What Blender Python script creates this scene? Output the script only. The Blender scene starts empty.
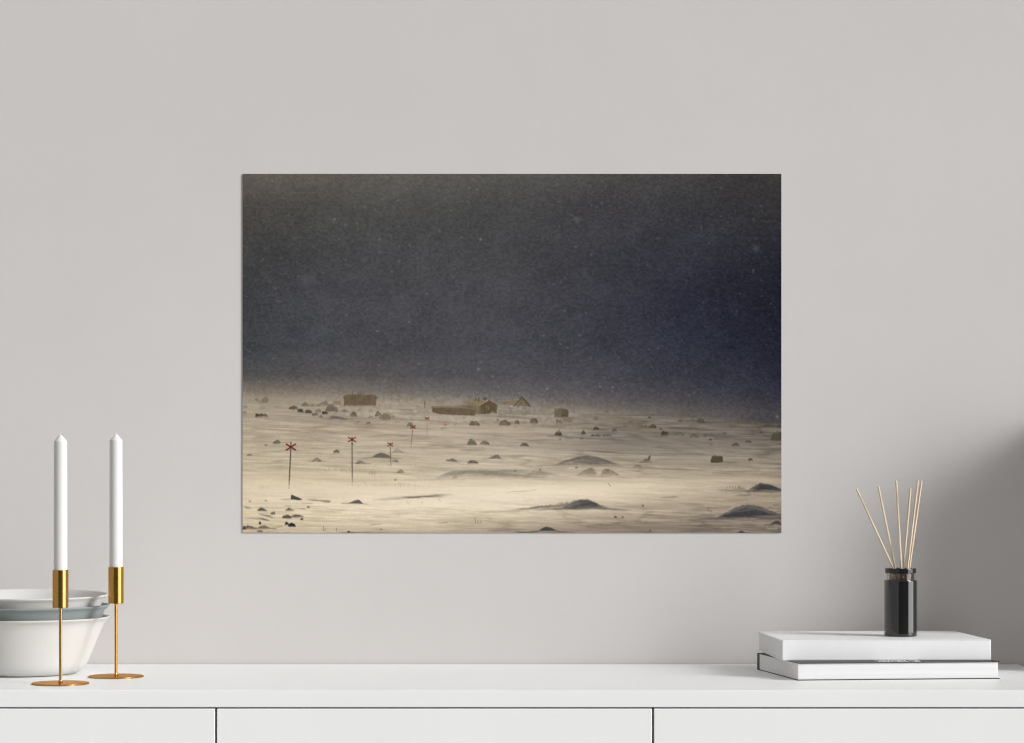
import bpy, bmesh, math, random
import numpy as np
from mathutils import Vector, Matrix

# ------------------------------------------------------------------ set-up
SC = bpy.context.scene
COL = SC.collection
PI = math.pi

F = 2400.0                     # focal length in pixels of the 1024 x 743 frame
VX, VY = 512.0, 485.0          # where the level line of sight meets the frame
PXM = 598.5                    # pixels per metre on the back wall
D = F / PXM                    # camera to back wall
TOP = 0.75                     # height of the sideboard top
CAMH = TOP + (664.0 - VY) / PXM
HT = CAMH - TOP


def depth_of_row(y, h=0.0):
    """distance from the camera of a point at height h over the sideboard seen on row y"""
    return F * (HT - h) / (y - VY)


def table_xy(px, py, h=0.0):
    z = depth_of_row(py, h)
    return (px - VX) * z / F, z - D, z / F


# ------------------------------------------------------------------ materials
def mat(name, color, rough=0.5, metal=0.0, spec=0.5, coat=0.0, coat_rough=0.05, trans=0.0, ior=1.45):
    m = bpy.data.materials.new(name)
    m.use_nodes = True
    b = m.node_tree.nodes['Principled BSDF']
    b.inputs['Base Color'].default_value = (*color, 1)
    b.inputs['Roughness'].default_value = rough
    b.inputs['Metallic'].default_value = metal
    b.inputs['Specular IOR Level'].default_value = spec
    b.inputs['Coat Weight'].default_value = coat
    b.inputs['Coat Roughness'].default_value = coat_rough
    b.inputs['Transmission Weight'].default_value = trans
    b.inputs['IOR'].default_value = ior
    return m


def nodes(m):
    return m.node_tree.nodes, m.node_tree.links, m.node_tree.nodes['Principled BSDF']


def mottle(m, c0, c1, scale, detail=4.0, rough=0.55, bump=0.0, bump_scale=None, stretch=(1, 1, 1), coord='Object'):
    """soft procedural variation between two close tones of the same material, with an optional bump"""
    n, l, b = nodes(m)
    tc = n.new('ShaderNodeTexCoord')
    mp = n.new('ShaderNodeMapping')
    mp.inputs['Scale'].default_value = stretch
    l.new(tc.outputs[coord], mp.inputs['Vector'])
    nz = n.new('ShaderNodeTexNoise')
    nz.inputs['Scale'].default_value = scale
    nz.inputs['Detail'].default_value = detail
    nz.inputs['Roughness'].default_value = rough
    l.new(mp.outputs['Vector'], nz.inputs['Vector'])
    cr = n.new('ShaderNodeValToRGB')
    cr.color_ramp.elements[0].position = 0.3
    cr.color_ramp.elements[0].color = (*c0, 1)
    cr.color_ramp.elements[1].position = 0.7
    cr.color_ramp.elements[1].color = (*c1, 1)
    l.new(nz.outputs['Fac'], cr.inputs['Fac'])
    l.new(cr.outputs['Color'], b.inputs['Base Color'])
    if bump > 0:
        nb = n.new('ShaderNodeTexNoise')
        nb.inputs['Scale'].default_value = bump_scale or scale * 8
        nb.inputs['Detail'].default_value = 5
        l.new(mp.outputs['Vector'], nb.inputs['Vector'])
        bp = n.new('ShaderNodeBump')
        bp.inputs['Strength'].default_value = bump
        bp.inputs['Distance'].default_value = 0.002
        l.new(nb.outputs['Fac'], bp.inputs['Height'])
        l.new(bp.outputs['Normal'], b.inputs['Normal'])
    return m


M = {}
M['plaster'] = mottle(mat('plaster', (0.6, 0.58, 0.56), 0.9, spec=0.2), (0.588, 0.560, 0.541), (0.622, 0.594, 0.575), 1.6, 5, 0.6, 0.12, 55)
M['ceiling_paint'] = mottle(mat('ceiling_paint', (0.8, 0.8, 0.79), 0.9, spec=0.2), (0.78, 0.78, 0.77), (0.8, 0.8, 0.79), 2, 3)
M['floor_oak'] = mottle(mat('floor_oak', (0.4, 0.3, 0.2), 0.5), (0.36, 0.345, 0.325), (0.43, 0.415, 0.395), 3.0, 5, 0.6, 0.1, 30, (1, 8, 1))
M['lacquer'] = mottle(mat('lacquer', (0.86, 0.86, 0.85), 0.38, spec=0.35), (0.845, 0.845, 0.84), (0.865, 0.865, 0.86), 6, 3, 0.5, 0.03, 240)
M['carcass'] = mottle(mat('carcass', (0.5, 0.5, 0.49), 0.6, spec=0.2), (0.45, 0.45, 0.44), (0.47, 0.47, 0.46), 6, 3)
M['window_paint'] = mottle(mat('window_paint', (0.8, 0.8, 0.8), 0.5), (0.78, 0.78, 0.77), (0.8, 0.8, 0.79), 5, 2)


def brass_mat():
    m = mat('brushed_brass', (0.53, 0.30, 0.085), 0.25, metal=1.0)
    n, l, b = nodes(m)
    tc = n.new('ShaderNodeTexCoord')
    mp = n.new('ShaderNodeMapping')
    mp.inputs['Scale'].default_value = (1, 1, 30)
    l.new(tc.outputs['Object'], mp.inputs['Vector'])
    nz = n.new('ShaderNodeTexNoise')
    nz.inputs['Scale'].default_value = 60
    nz.inputs['Detail'].default_value = 4
    l.new(mp.outputs['Vector'], nz.inputs['Vector'])
    r = n.new('ShaderNodeMapRange')
    b.inputs['Specular Tint'].default_value = (0.80, 0.50, 0.20, 1)
    r.inputs['To Min'].default_value = 0.18
    r.inputs['To Max'].default_value = 0.28
    l.new(nz.outputs['Fac'], r.inputs['Value'])
    l.new(r.outputs['Result'], b.inputs['Roughness'])
    return m


M['brass'] = brass_mat()
M['wax'] = mottle(mat('wax', (0.9, 0.89, 0.88), 0.42, spec=0.4), (0.655, 0.648, 0.635), (0.675, 0.668, 0.655), 20, 2)
M['wax'].node_tree.nodes['Principled BSDF'].inputs['Subsurface Weight'].default_value = 0.6
M['wax'].node_tree.nodes['Principled BSDF'].inputs['Subsurface Radius'].default_value = (1.0, 0.9, 0.8)
M['wax'].node_tree.nodes['Principled BSDF'].inputs['Subsurface Scale'].default_value = 0.006
M['wick'] = mottle(mat('wick_cotton', (0.72, 0.70, 0.66), 0.9), (0.70, 0.68, 0.64), (0.75, 0.73, 0.69), 300, 2)
M['stoneware_white'] = mottle(mat('stoneware_white', (0.8, 0.78, 0.75), 0.5), (0.565, 0.553, 0.53), (0.595, 0.583, 0.56), 9, 5, 0.6, 0.05, 120)
M['stoneware_grey'] = mottle(mat('stoneware_grey', (0.3, 0.34, 0.34), 0.5), (0.235, 0.265, 0.262), (0.26, 0.29, 0.287), 9, 5, 0.6, 0.05, 120)
M['cover_white'] = mottle(mat('cover_white', (0.84, 0.84, 0.83), 0.45, spec=0.4), (0.80, 0.80, 0.797), (0.82, 0.82, 0.817), 14, 3, 0.5, 0.03, 300)
M['cover_dark'] = mottle(mat('cover_dark', (0.03, 0.028, 0.027), 0.5), (0.026, 0.024, 0.023), (0.036, 0.033, 0.032), 30, 3)


def pages_mat():
    """paper block: thin alternating page lines stacked in height"""
    m = mat('pages', (0.84, 0.84, 0.83), 0.8, spec=0.2)
    n, l, b = nodes(m)
    tc = n.new('ShaderNodeTexCoord')
    mp = n.new('ShaderNodeMapping')
    mp.inputs['Scale'].default_value = (2, 2, 900)
    l.new(tc.outputs['Object'], mp.inputs['Vector'])
    nz = n.new('ShaderNodeTexNoise')
    nz.inputs['Scale'].default_value = 1.0
    nz.inputs['Detail'].default_value = 3
    l.new(mp.outputs['Vector'], nz.inputs['Vector'])
    cr = n.new('ShaderNodeValToRGB')
    cr.color_ramp.elements[0].position = 0.3
    cr.color_ramp.elements[0].color = (0.70, 0.70, 0.695, 1)
    cr.color_ramp.elements[1].position = 0.6
    cr.color_ramp.elements[1].color = (0.755, 0.755, 0.75, 1)
    l.new(nz.outputs['Fac'], cr.inputs['Fac'])
    l.new(cr.outputs['Color'], b.inputs['Base Color'])
    bp = n.new('ShaderNodeBump')
    bp.inputs['Strength'].default_value = 0.15
    bp.inputs['Distance'].default_value = 0.0005
    l.new(nz.outputs['Fac'], bp.inputs['Height'])
    l.new(bp.outputs['Normal'], b.inputs['Normal'])
    return m


M['pages'] = pages_mat()
M['title_ink'] = mottle(mat('title_ink', (0.8, 0.8, 0.79), 0.5), (0.78, 0.78, 0.77), (0.82, 0.82, 0.81), 50, 2)
M['smoked_glass'] = mottle(mat('smoked_glass', (0.01, 0.01, 0.01), 0.06, spec=0.5, ior=1.5, coat=0.6, coat_rough=0.02), (0.009, 0.009, 0.009), (0.012, 0.012, 0.011), 20, 2)
M['neck_glass'] = mottle(mat('neck_glass', (0.3, 0.25, 0.22), 0.05, spec=0.6, trans=1.0, ior=1.5), (0.46, 0.39, 0.36), (0.49, 0.42, 0.39), 20, 2)
M['cap_black'] = mottle(mat('cap_black', (0.012, 0.012, 0.012), 0.12, spec=0.6), (0.011, 0.011, 0.011), (0.014, 0.013, 0.013), 20, 2)
M['rattan'] = mottle(mat('rattan', (0.6, 0.48, 0.36), 0.7, spec=0.3), (0.54, 0.41, 0.28), (0.74, 0.62, 0.48), 160, 4, 0.6, 0.2, 500, (1, 1, 0.15))
M['board_edge'] = mottle(mat('board_edge', (0.6, 0.6, 0.58), 0.7), (0.58, 0.58, 0.57), (0.62, 0.62, 0.61), 30, 2)


# ------------------------------------------------------------------ mesh helpers
def obj(name, bm, material, parent=None, smooth=False, angle=None):
    me = bpy.data.meshes.new(name)
    bmesh.ops.recalc_face_normals(bm, faces=bm.faces[:])
    bm.to_mesh(me)
    bm.free()
    me.materials.append(material)
    if smooth:
        me.shade_smooth()
        if angle:
            me.set_sharp_from_angle(angle=math.radians(angle))
    o = bpy.data.objects.new(name, me)
    COL.objects.link(o)
    if parent is not None:
        o.parent = parent
    return o


def thing(name, label, cat, loc=(0, 0, 0), rz=0.0, group=None):
    o = bpy.data.objects.new(name, None)
    COL.objects.link(o)
    o.empty_display_size = 0.05
    o.location = loc
    o.rotation_euler = (0, 0, rz)
    o['label'] = label
    o['category'] = cat
    if group:
        o['group'] = group
    return o


def tag(o, label, cat, group=None):
    o['label'] = label
    o['category'] = cat
    if group:
        o['group'] = group
    return o


def struct(name, bm, m, parent=None):
    o = obj(name, bm, m, parent)
    if parent is None:
        o['kind'] = 'structure'
    return o


def box(bm, lo, hi, bevel=0.0, seg=2):
    """axis-aligned box with rounded edges added to bm"""
    t = bmesh.new()
    bmesh.ops.create_cube(t, size=1.0)
    c = [(a + b) / 2 for a, b in zip(lo, hi)]
    s = [b - a for a, b in zip(lo, hi)]
    for v in t.verts:
        v.co = Vector((c[0] + v.co.x * s[0], c[1] + v.co.y * s[1], c[2] + v.co.z * s[2]))
    if bevel > 0:
        bmesh.ops.bevel(t, geom=t.edges[:], offset=bevel, segments=seg, profile=0.5, affect='EDGES')
    me = bpy.data.meshes.new('tmp')
    t.to_mesh(me)
    t.free()
    bm.from_mesh(me)
    bpy.data.meshes.remove(me)
    return bm


def hold(prof, d=0.0006):
    """extra rings close to the ends of long straight runs keep their shading flat"""
    out = [prof[0]]
    for (r0, z0), (r1, z1) in zip(prof[:-1], prof[1:]):
        ln = math.hypot(r1 - r0, z1 - z0)
        if ln > 4 * d:
            t = d / ln
            out += [(r0 + (r1 - r0) * t, z0 + (z1 - z0) * t), (r1 + (r0 - r1) * t, z1 + (z0 - z1) * t)]
        out.append((r1, z1))
    return out


def lathe(bm, prof, n=64, close=False, crisp=True):
    """revolve (r, z) points about the z axis; close joins the last point to the first"""
    if crisp:
        prof = hold(prof)
    rings = []
    for r, z in prof:
        if r < 1e-6:
            rings.append([bm.verts.new((0, 0, z))])
        else:
            rings.append([bm.verts.new((r * math.cos(2 * PI * k / n), r * math.sin(2 * PI * k / n), z)) for k in range(n)])
    pairs = list(zip(rings[:-1], rings[1:]))
    if close:
        pairs.append((rings[-1], rings[0]))
    for a, b in pairs:
        for k in range(n):
            k2 = (k + 1) % n
            if len(a) == 1 and len(b) == 1:
                break
            if len(a) == 1:
                bm.faces.new((a[0], b[k], b[k2]))
            elif len(b) == 1:
                bm.faces.new((a[k], a[k2], b[0]))
            else:
                bm.faces.new((a[k], a[k2], b[k2], b[k]))
    return bm


# ------------------------------------------------------------------ the room
XR, XL = 2.999, -2.6
YF = -5.2                      # the floor runs on past the camera
ZC = 2.75
struct('wall_back', box(bmesh.new(), (XL, 0, 0), (3.0, 0.14, ZC)), M['plaster'])
struct('floor', box(bmesh.new(), (XL, YF, -0.1), (3.0, 0.14, 0)), M['floor_oak'])
# unseen low ledge added at the right to shade the wall behind the books
RET_X, RET_Y, RET_Z = 0.93, -0.205, 1.18
struct('added_shade_ledge', box(bmesh.new(), (RET_X, RET_Y, 0), (XR, -0.0005, RET_Z), 0.003), M['plaster'])

# sky shaped by hand: key lobe, added reflection strip, faint left lobe, darkened front
w = bpy.data.worlds.new('World')
SC.world = w
w.use_nodes = True
wn, wl = w.node_tree.nodes, w.node_tree.links
bg = wn['Background']


def math_(op, a, b=None, c=None):
    n = wn.new('ShaderNodeMath')
    n.operation = op
    for i, v in enumerate((a, b, c)):
        if v is None:
            continue
        if isinstance(v, (int, float)):
            n.inputs[i].default_value = v
        else:
            wl.new(v, n.inputs[i])
    return n.outputs[0]


def ramp(v, a, b):
    """0 below a, 1 above b, smooth between"""
    n = wn.new('ShaderNodeMapRange')
    n.interpolation_type = 'SMOOTHSTEP'
    n.inputs['From Min'].default_value = a
    n.inputs['From Max'].default_value = b
    wl.new(v, n.inputs['Value'])
    return n.outputs['Result']


def between(v, a0, a1, b0, b1):
    return math_('MULTIPLY', ramp(v, a0, a1), math_('SUBTRACT', 1.0, ramp(v, b0, b1)))


tc = wn.new('ShaderNodeTexCoord')
sx = wn.new('ShaderNodeSeparateXYZ')
wl.new(tc.outputs['Generated'], sx.inputs[0])
DEG = 180 / PI
az = math_('MULTIPLY', math_('ARCTAN2', sx.outputs['X'], math_('MULTIPLY', sx.outputs['Y'], -1.0)), DEG)
el = math_('MULTIPLY', math_('ARCSINE', sx.outputs['Z']), DEG)
KEY_AZ, KEY_EL, KEY_SA, KEY_SE, KEY_L = 63.5, 26.0, 6.0, 8.5, 40.0
ga = math_('POWER', math_('DIVIDE', math_('SUBTRACT', az, KEY_AZ), KEY_SA), 2.0)
ge = math_('POWER', math_('DIVIDE', math_('SUBTRACT', el, KEY_EL), KEY_SE), 2.0)
key = math_('MULTIPLY', math_('EXPONENT', math_('MULTIPLY', math_('ADD', ga, ge), -0.5)), KEY_L)
strip = math_('MULTIPLY', math_('MULTIPLY', between(az, 46, 49, 88, 92), between(el, -14, -8, 12, 20)), 3.6)
left = math_('MULTIPLY', between(az, -130, -110, -26, -18), 0.10)
dark = math_('MULTIPLY', math_('MULTIPLY', math_('MAXIMUM', between(az, -26, -18, 44, 48), ramp(az, 90, 96)), math_('SUBTRACT', 1.0, ramp(el, 8, 20))), 0.85)
amb = math_('MULTIPLY', math_('ADD', left, 0.40), math_('SUBTRACT', 1.0, dark))
wl.new(math_('ADD', amb, math_('ADD', key, strip)), bg.inputs['Strength'])
bg.inputs['Color'].default_value = (0.99, 0.995, 1.0, 1)

# ------------------------------------------------------------------ sideboard
ZF = depth_of_row(690.5)                 # distance of its front edge
YFRONT = ZF - D
sf = ZF / F                              # metres per pixel there
LX = (-222 - VX) * sf
RX = (1090 - VX) * sf
sb = thing('sideboard', 'long white lacquered sideboard with flat handleless fronts along the wall', 'sideboard', (0, 0, 0))
slab = 16.9 * sf
obj('top_panel', box(bmesh.new(), (LX - 0.004, YFRONT, TOP - slab), (RX + 0.004, -0.003, TOP), 0.0012, 3), M['lacquer'], sb)
zt = TOP - slab
zb = 0.10
bm = bmesh.new()
yb = YFRONT + 0.021
box(bm, (LX, yb + 0.002, zb), (LX + 0.018, -0.003, zt - 0.0005), 0.0006)
box(bm, (RX - 0.018, yb + 0.002, zb), (RX, -0.003, zt - 0.0005), 0.0006)
for gx in (215.8, 653.0):
    x = (gx - VX) * sf
    box(bm, (x - 0.009, yb + 0.012, zb), (x + 0.009, -0.006, zt - 0.0005), 0.0006)
box(bm, (LX + 0.018, yb + 0.002, zb), (RX - 0.018, -0.003, zb + 0.018), 0.0006)
box(bm, (LX + 0.018, -0.009, zb + 0.018), (RX - 0.018, -0.003, zt - 0.0005), 0.0006)
box(bm, (LX + 0.018, yb + 0.012, zt - 0.030), (RX - 0.018, yb + 0.10, zt - 0.0005), 0.0006)
obj('body', bm, M['carcass'], sb)
obj('plinth', box(bmesh.new(), (LX + 0.02, YFRONT + 0.06, 0.0), (RX - 0.02, -0.02, zb), 0.001), M['lacquer'], sb)
g = 1.9 * sf / 2
cuts = [(-222, 215.8), (215.8, 653.0), (653.0, 1090)]
for a, b_ in cuts:
    x0, x1 = (a - VX) * sf + g, (b_ - VX) * sf - g
    obj('drawer_front', box(bmesh.new(), (x0, YFRONT, zb + 0.006), (x1, YFRONT + 0.019, zt - 1.35 * sf), 0.0011, 3), M['lacquer'], sb)

# ------------------------------------------------------------------ stacked bowls
BX, BY, bs = table_xy(25, 672.3)
BY = 3.808 - D
bs = 3.808 / F
BX = (25 - VX) * bs
OUT = [(46.0, 0.0), (49.5, 0.5), (53.5, 2.2), (57.5, 5.2), (60.4, 8.9), (62.6, 13.0), (66.2, 21.5), (70.0, 30.5), (73.8, 39.5), (77.0, 47.2),
       (79.0, 51.4), (80.9, 53.6), (82.9, 55.0), (83.9, 55.9), (84.0, 56.5), (83.5, 57.0)]


def bowl_mesh(rs=1.0, zs=1.0):
    out = [(r * bs * rs, z * bs) for r, z in OUT]
    gap = 11.6 * bs
    inner = []
    for r, z in OUT[:9]:
        zz = z * bs + gap
        if zz < 47 * bs:
            inner.append((r * bs * rs + 0.0006, zz - 0.0003))
    inner += [(79.6 * bs * rs, 54.0 * bs), (81.6 * bs * rs, 56.6 * bs), (82.6 * bs * rs, 57.1 * bs)]
    prof = [(0, 0.0)] + out + inner[::-1] + [(0, gap - 0.0003)]
    prof = [(r, z * zs) for r, z in prof]
    bm = bmesh.new()
    lathe(bm, prof, 128, False, False)
    return bm


def bowl(name, z, tilt, material, label, rs=1.0, zs=1.0):
    o = obj(name, bowl_mesh(rs, zs), material, None, True, 50)
    o.location = (BX, BY, z)
    o.rotation_euler = (math.radians(tilt[0]), math.radians(tilt[1]), 0)
    tag(o, label, 'bowl', 'stacked bowls at the left')
    return o


bowl('bowl', TOP, (0, 0), M['stoneware_white'], 'large off-white stoneware bowl at the bottom of the stack')
bowl('bowl', TOP + 11.8 * bs, (0.0, 0.0), M['stoneware_grey'], 'blue-grey stoneware bowl between the two white ones')
bowl('bowl', TOP + 24.3 * bs, (0.95, 0.35), M['stoneware_white'], 'off-white bowl on top of the stack, its hollow showing', 0.982, 0.972)

# ------------------------------------------------------------------ candlesticks and candles
GC = 'brass candlesticks on the sideboard'


def candlestick(label, px, py):
    x, y, s = table_xy(px, py)
    t = thing('candlestick', label, 'candlestick', (x, y, TOP), 0, GC)
    bm = bmesh.new()
    lathe(bm, [(0, 0), (0.0420, 0), (0.0428, 0.0005), (0.0430, 0.0012), (0.0426, 0.0019), (0.0416, 0.0023), (0.020, 0.0026), (0.0040, 0.0028), (0, 0.0028)], 96)
    obj('base', bm, M['brass'], t, True, 50)
    bm = bmesh.new()
    lathe(bm, [(0, 0.0026), (0.0040, 0.0027), (0.0030, 0.0042), (0.00235, 0.006), (0.0023, 0.113), (0.0030, 0.1146), (0, 0.1147)], 24)
    obj('stem', bm, M['brass'], t, True, 50)
    bm = bmesh.new()
    r = 0.01175
    lathe(bm, [(0, 0.1146), (r - 0.0007, 0.1146), (r, 0.1153), (r, 0.1709), (r - 0.0004, 0.1714), (r - 0.0010, 0.1714),
               (r - 0.0014, 0.1709), (r - 0.0014, 0.1250), (0, 0.1250)], 64)
    obj('socket', bm, M['brass'], t, True, 40)
    return x, y


def candle(label, x, y, top):
    t = thing('taper_candle', label, 'candle', (x, y, TOP + 0.1251), 0, 'white candles in the brass candlesticks')
    z1 = top - 0.1251
    r0, r1 = 0.01015, 0.0099
    bm = bmesh.new()
    lathe(bm, [(0, 0), (r0 - 0.0004, 0), (r0, 0.0004), (r0, z1 * 0.5), (r1, z1 - 0.0098), (r1 - 0.0003, z1 - 0.0092), (0.0018, z1 - 0.0006), (0.0008, z1), (0, z1)], 48)
    obj('wax_body', bm, M['wax'], t, True, 30)
    bm = bmesh.new()
    lathe(bm, [(0, z1 - 0.001), (0.0004, z1 - 0.001), (0.0004, z1 + 0.0030), (0.0002, z1 + 0.0036), (0, z1 + 0.0036)], 10)
    obj('wick', bm, M['wick'], t, True, 50)


x, y = candlestick('left and nearer of the two brass candlesticks, standing in front of the bowls', 60.5, 684.0)
candle('unlit white candle in the left, nearer brass candlestick', x, y, 0.3745)
x, y = candlestick('right and rearmost of the two brass candlesticks, beside the bowls', 116.0, 677.0)
candle('unlit white candle in the right, rearmost brass candlestick', x, y, 0.3785)

# ------------------------------------------------------------------ books
H1 = 0.0271                                  # thickness of the lower book
H2 = 0.0316
bx, by, _ = table_xy(798.0, 680.5)
BW, BD = 0.3145, 0.222
b1 = thing('book', 'lower coffee-table book with dark cover and white page block, under the plain white book', 'book', (bx, by, TOP), math.radians(6.0), 'stacked coffee-table books')
ct = 0.0011
bm = bmesh.new()
box(bm, (-0.0005, -0.0022, 0), (BW + 0.0022, BD, ct), 0.0004)
obj('back_cover', bm, M['cover_dark'], b1)
bm = bmesh.new()
box(bm, (-0.0005, -0.0022, H1 - ct), (BW + 0.0022, BD, H1), 0.0004)
obj('front_cover', bm, M['cover_dark'], b1)
bm = bmesh.new()
box(bm, (-0.0005, BD - 0.012, ct), (BW + 0.0022, BD, H1 - ct), 0.0004)
obj('spine', bm, M['cover_dark'], b1)
bm = bmesh.new()
box(bm, (0.0, 0.0, ct), (BW, BD - 0.0122, H1 - ct), 0.0006)
obj('page_block', bm, M['pages'], b1)

# the white title printed along the front edge of the dark cover; the upper book hides most of each letter
cu = bpy.data.curves.new('title', 'FONT')
cu.body = 'HISTORY OF'
cu.size = 1.0
cu.extrude = 0.0
cu.offset = 0.012
tmp = bpy.data.objects.new('title_tmp', cu)
COL.objects.link(tmp)
bpy.context.view_layer.update()
me = bpy.data.meshes.new_from_object(tmp.evaluated_get(bpy.context.evaluated_depsgraph_get()))
bpy.data.objects.remove(tmp)
co = np.empty(len(me.vertices) * 3)
me.vertices.foreach_get('co', co)
co = co.reshape(-1, 3)
mn, mx = co.min(0), co.max(0)
tw, th = 0.0665, 0.040
co[:, 0] = (co[:, 0] - mn[0]) / (mx[0] - mn[0]) * tw
co[:, 1] = (co[:, 1] - mn[1]) / (mx[1] - mn[1]) * th
co[:, 2] = 0
me.vertices.foreach_set('co', co.ravel())
me.update()
bmt = bmesh.new()
bmt.from_mesh(me)
bpy.data.meshes.remove(me)
ex = bmesh.ops.extrude_face_region(bmt, geom=bmt.faces[:])
for v in ex['geom']:
    if isinstance(v, bmesh.types.BMVert):
        v.co.z += 0.0002
tt = obj('title_lettering', bmt, M['title_ink'], b1)
tt.location = (0.1295, 0.0005, H1 - 0.00005)
tt['label'] = 'white title lettering on the dark cover'

bx, by, _ = table_xy(782.5, 640.3, H1 + H2)
b2 = thing('book', 'upper plain white coffee-table book that carries the reed diffuser', 'book', (bx, by, TOP + H1 + 0.0002), math.radians(2.5), 'stacked coffee-table books')
CW, CD = 0.3260, 0.2275
ct = 0.0022
bm = bmesh.new()
box(bm, (0, 0.0, 0), (CW, CD, ct), 0.0007)
obj('back_cover', bm, M['cover_white'], b2)
bm = bmesh.new()
box(bm, (0, 0.0, H2 - ct), (CW, CD, H2), 0.0007)
obj('front_cover', bm, M['cover_white'], b2)
bm = bmesh.new()
box(bm, (0, 0.0, 0.0003), (CW, 0.004, H2 - 0.0003), 0.0007)
obj('spine', bm, M['cover_white'], b2)
bm = bmesh.new()
box(bm, (0.0022, 0.0041, ct), (CW - 0.0022, CD - 0.002, H2 - ct), 0.0004)
obj('page_block', bm, M['pages'], b2)

# both books have settled a little out of square
for root, k in ((b1, 0.075), (b2, 0.025)):
    for ch in root.children:
        if ch.name.startswith('title'):
            continue
        for v in ch.data.vertices:
            v.co.x -= k * v.co.y

# ------------------------------------------------------------------ reed diffuser
H12 = H1 + H2 + 0.0002
zb_ = depth_of_row(636.0, H12)
s = zb_ / F
rx, ry = (900.6 - VX) * s, zb_ - D
rb = 0.0263
df = thing('diffuser_bottle', 'black smoked-glass reed diffuser bottle on top of the two books', 'diffuser', (rx, ry, TOP + H12), 0)
bm = bmesh.new()
R = 16.35 * s
hs = 56.2 * s
lathe(bm, [(0, 0.0), (R - 0.002, 0.0), (R - 0.0006, 0.0005), (R, 0.0018), (R, hs - 0.0012), (R - 0.0005, hs - 0.0003), (R - 0.0014, hs), (13.8 * s, hs),
           (11.6 * s, hs), (11.6 * s, hs - 0.0030), (R - 0.0030, hs - 0.0040), (R - 0.0024, hs - 0.006), (R - 0.0024, 0.008), (R - 0.005, 0.0052), (0, 0.0048)], 72)
obj('body', bm, M['smoked_glass'], df, True, 40)
bm = bmesh.new()
lathe(bm, [(13.8 * s, hs + 0.0001), (13.8 * s, 62.9 * s), (11.6 * s, 62.9 * s), (11.6 * s, hs + 0.0001)], 72, True)
nk = obj('neck', bm, M['neck_glass'], df, True, 40)
nk['label'] = 'narrow neck of brownish clear glass'
bm = bmesh.new()
lathe(bm, [(11.8 * s, 62.9 * s), (15.0 * s, 62.9 * s), (15.5 * s, 63.4 * s), (15.5 * s, 67.4 * s), (15.2 * s, 67.8 * s), (11.8 * s, 67.8 * s)], 72, True)
cp = obj('collar', bm, M['cap_black'], df, True, 40)
cp['label'] = 'glossy black collar ring'

GR = 'rattan reeds in the diffuser bottle'
reeds = [  # tip x, tip y, x at the collar, depth offset at collar, depth offset at the tip, lower end (pixel row)
    (856.2, 488.2, 893.3, -0.003, 0.010, 604, 'most slanted pale rattan reed, leftmost of the six in the bottle'),
    (878.2, 485.7, 895.2, 0.006, -0.006, 628, 'second pale rattan reed from the left in the bottle'),
    (896.2, 480.2, 901.3, -0.008, 0.004, 630, 'nearly upright pale rattan reed, third from the left in the bottle'),
    (910.5, 488.0, 903.4, 0.010, 0.016, 630, 'shorter pale rattan reed leaning right, fourth from the left in the bottle'),
    (918.0, 480.0, 907.4, -0.006, -0.012, 624, 'pale rattan reed leaning right, fifth from the left in the bottle'),
    (921.6, 480.4, 909.2, 0.004, 0.024, 618, 'rightmost pale rattan reed in the bottle, leaning right'),
]


def spot(px, py, z):
    return Vector(((px - VX) * z / F - rx, z - D - ry, CAMH - (py - VY) * z / F - TOP - H12))


for tx, ty, cx, d0, d1, yend, lab in reeds:
    p1 = spot(tx, ty, zb_ + d1)
    p0 = spot(cx, 568.5, zb_ + d0)
    k = (635.4 - yend) * s
    dv = (p1 - p0)
    p2 = p0 + dv * ((k - p0.z) / dv.z)
    ax = (p1 - p2)
    ln = ax.length
    bm = bmesh.new()
    rr = 0.00172
    lathe(bm, [(0, 0), (rr, 0), (rr, ln * 0.3), (rr * 1.04, ln * 0.55), (rr * 0.98, ln * 0.8), (rr * 0.94, ln - 0.0022), (rr * 0.45, ln - 0.0002), (0, ln)], 14)
    q = ax.normalized().to_track_quat('Z', 'Y')
    o = obj('reed', bm, M['rattan'], None, True, 40)
    o.rotation_mode = 'QUATERNION'
    o.rotation_quaternion = q
    o.location = Vector((rx, ry, TOP + H12)) + p2
    tag(o, lab, 'reed', GR)

# ------------------------------------------------------------------ the wall print (its picture is printed pigment, built as a colour grid)
PX0, PX1, PY0, PY1 = 242.7, 781.3, 174.0, 532.8


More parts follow.
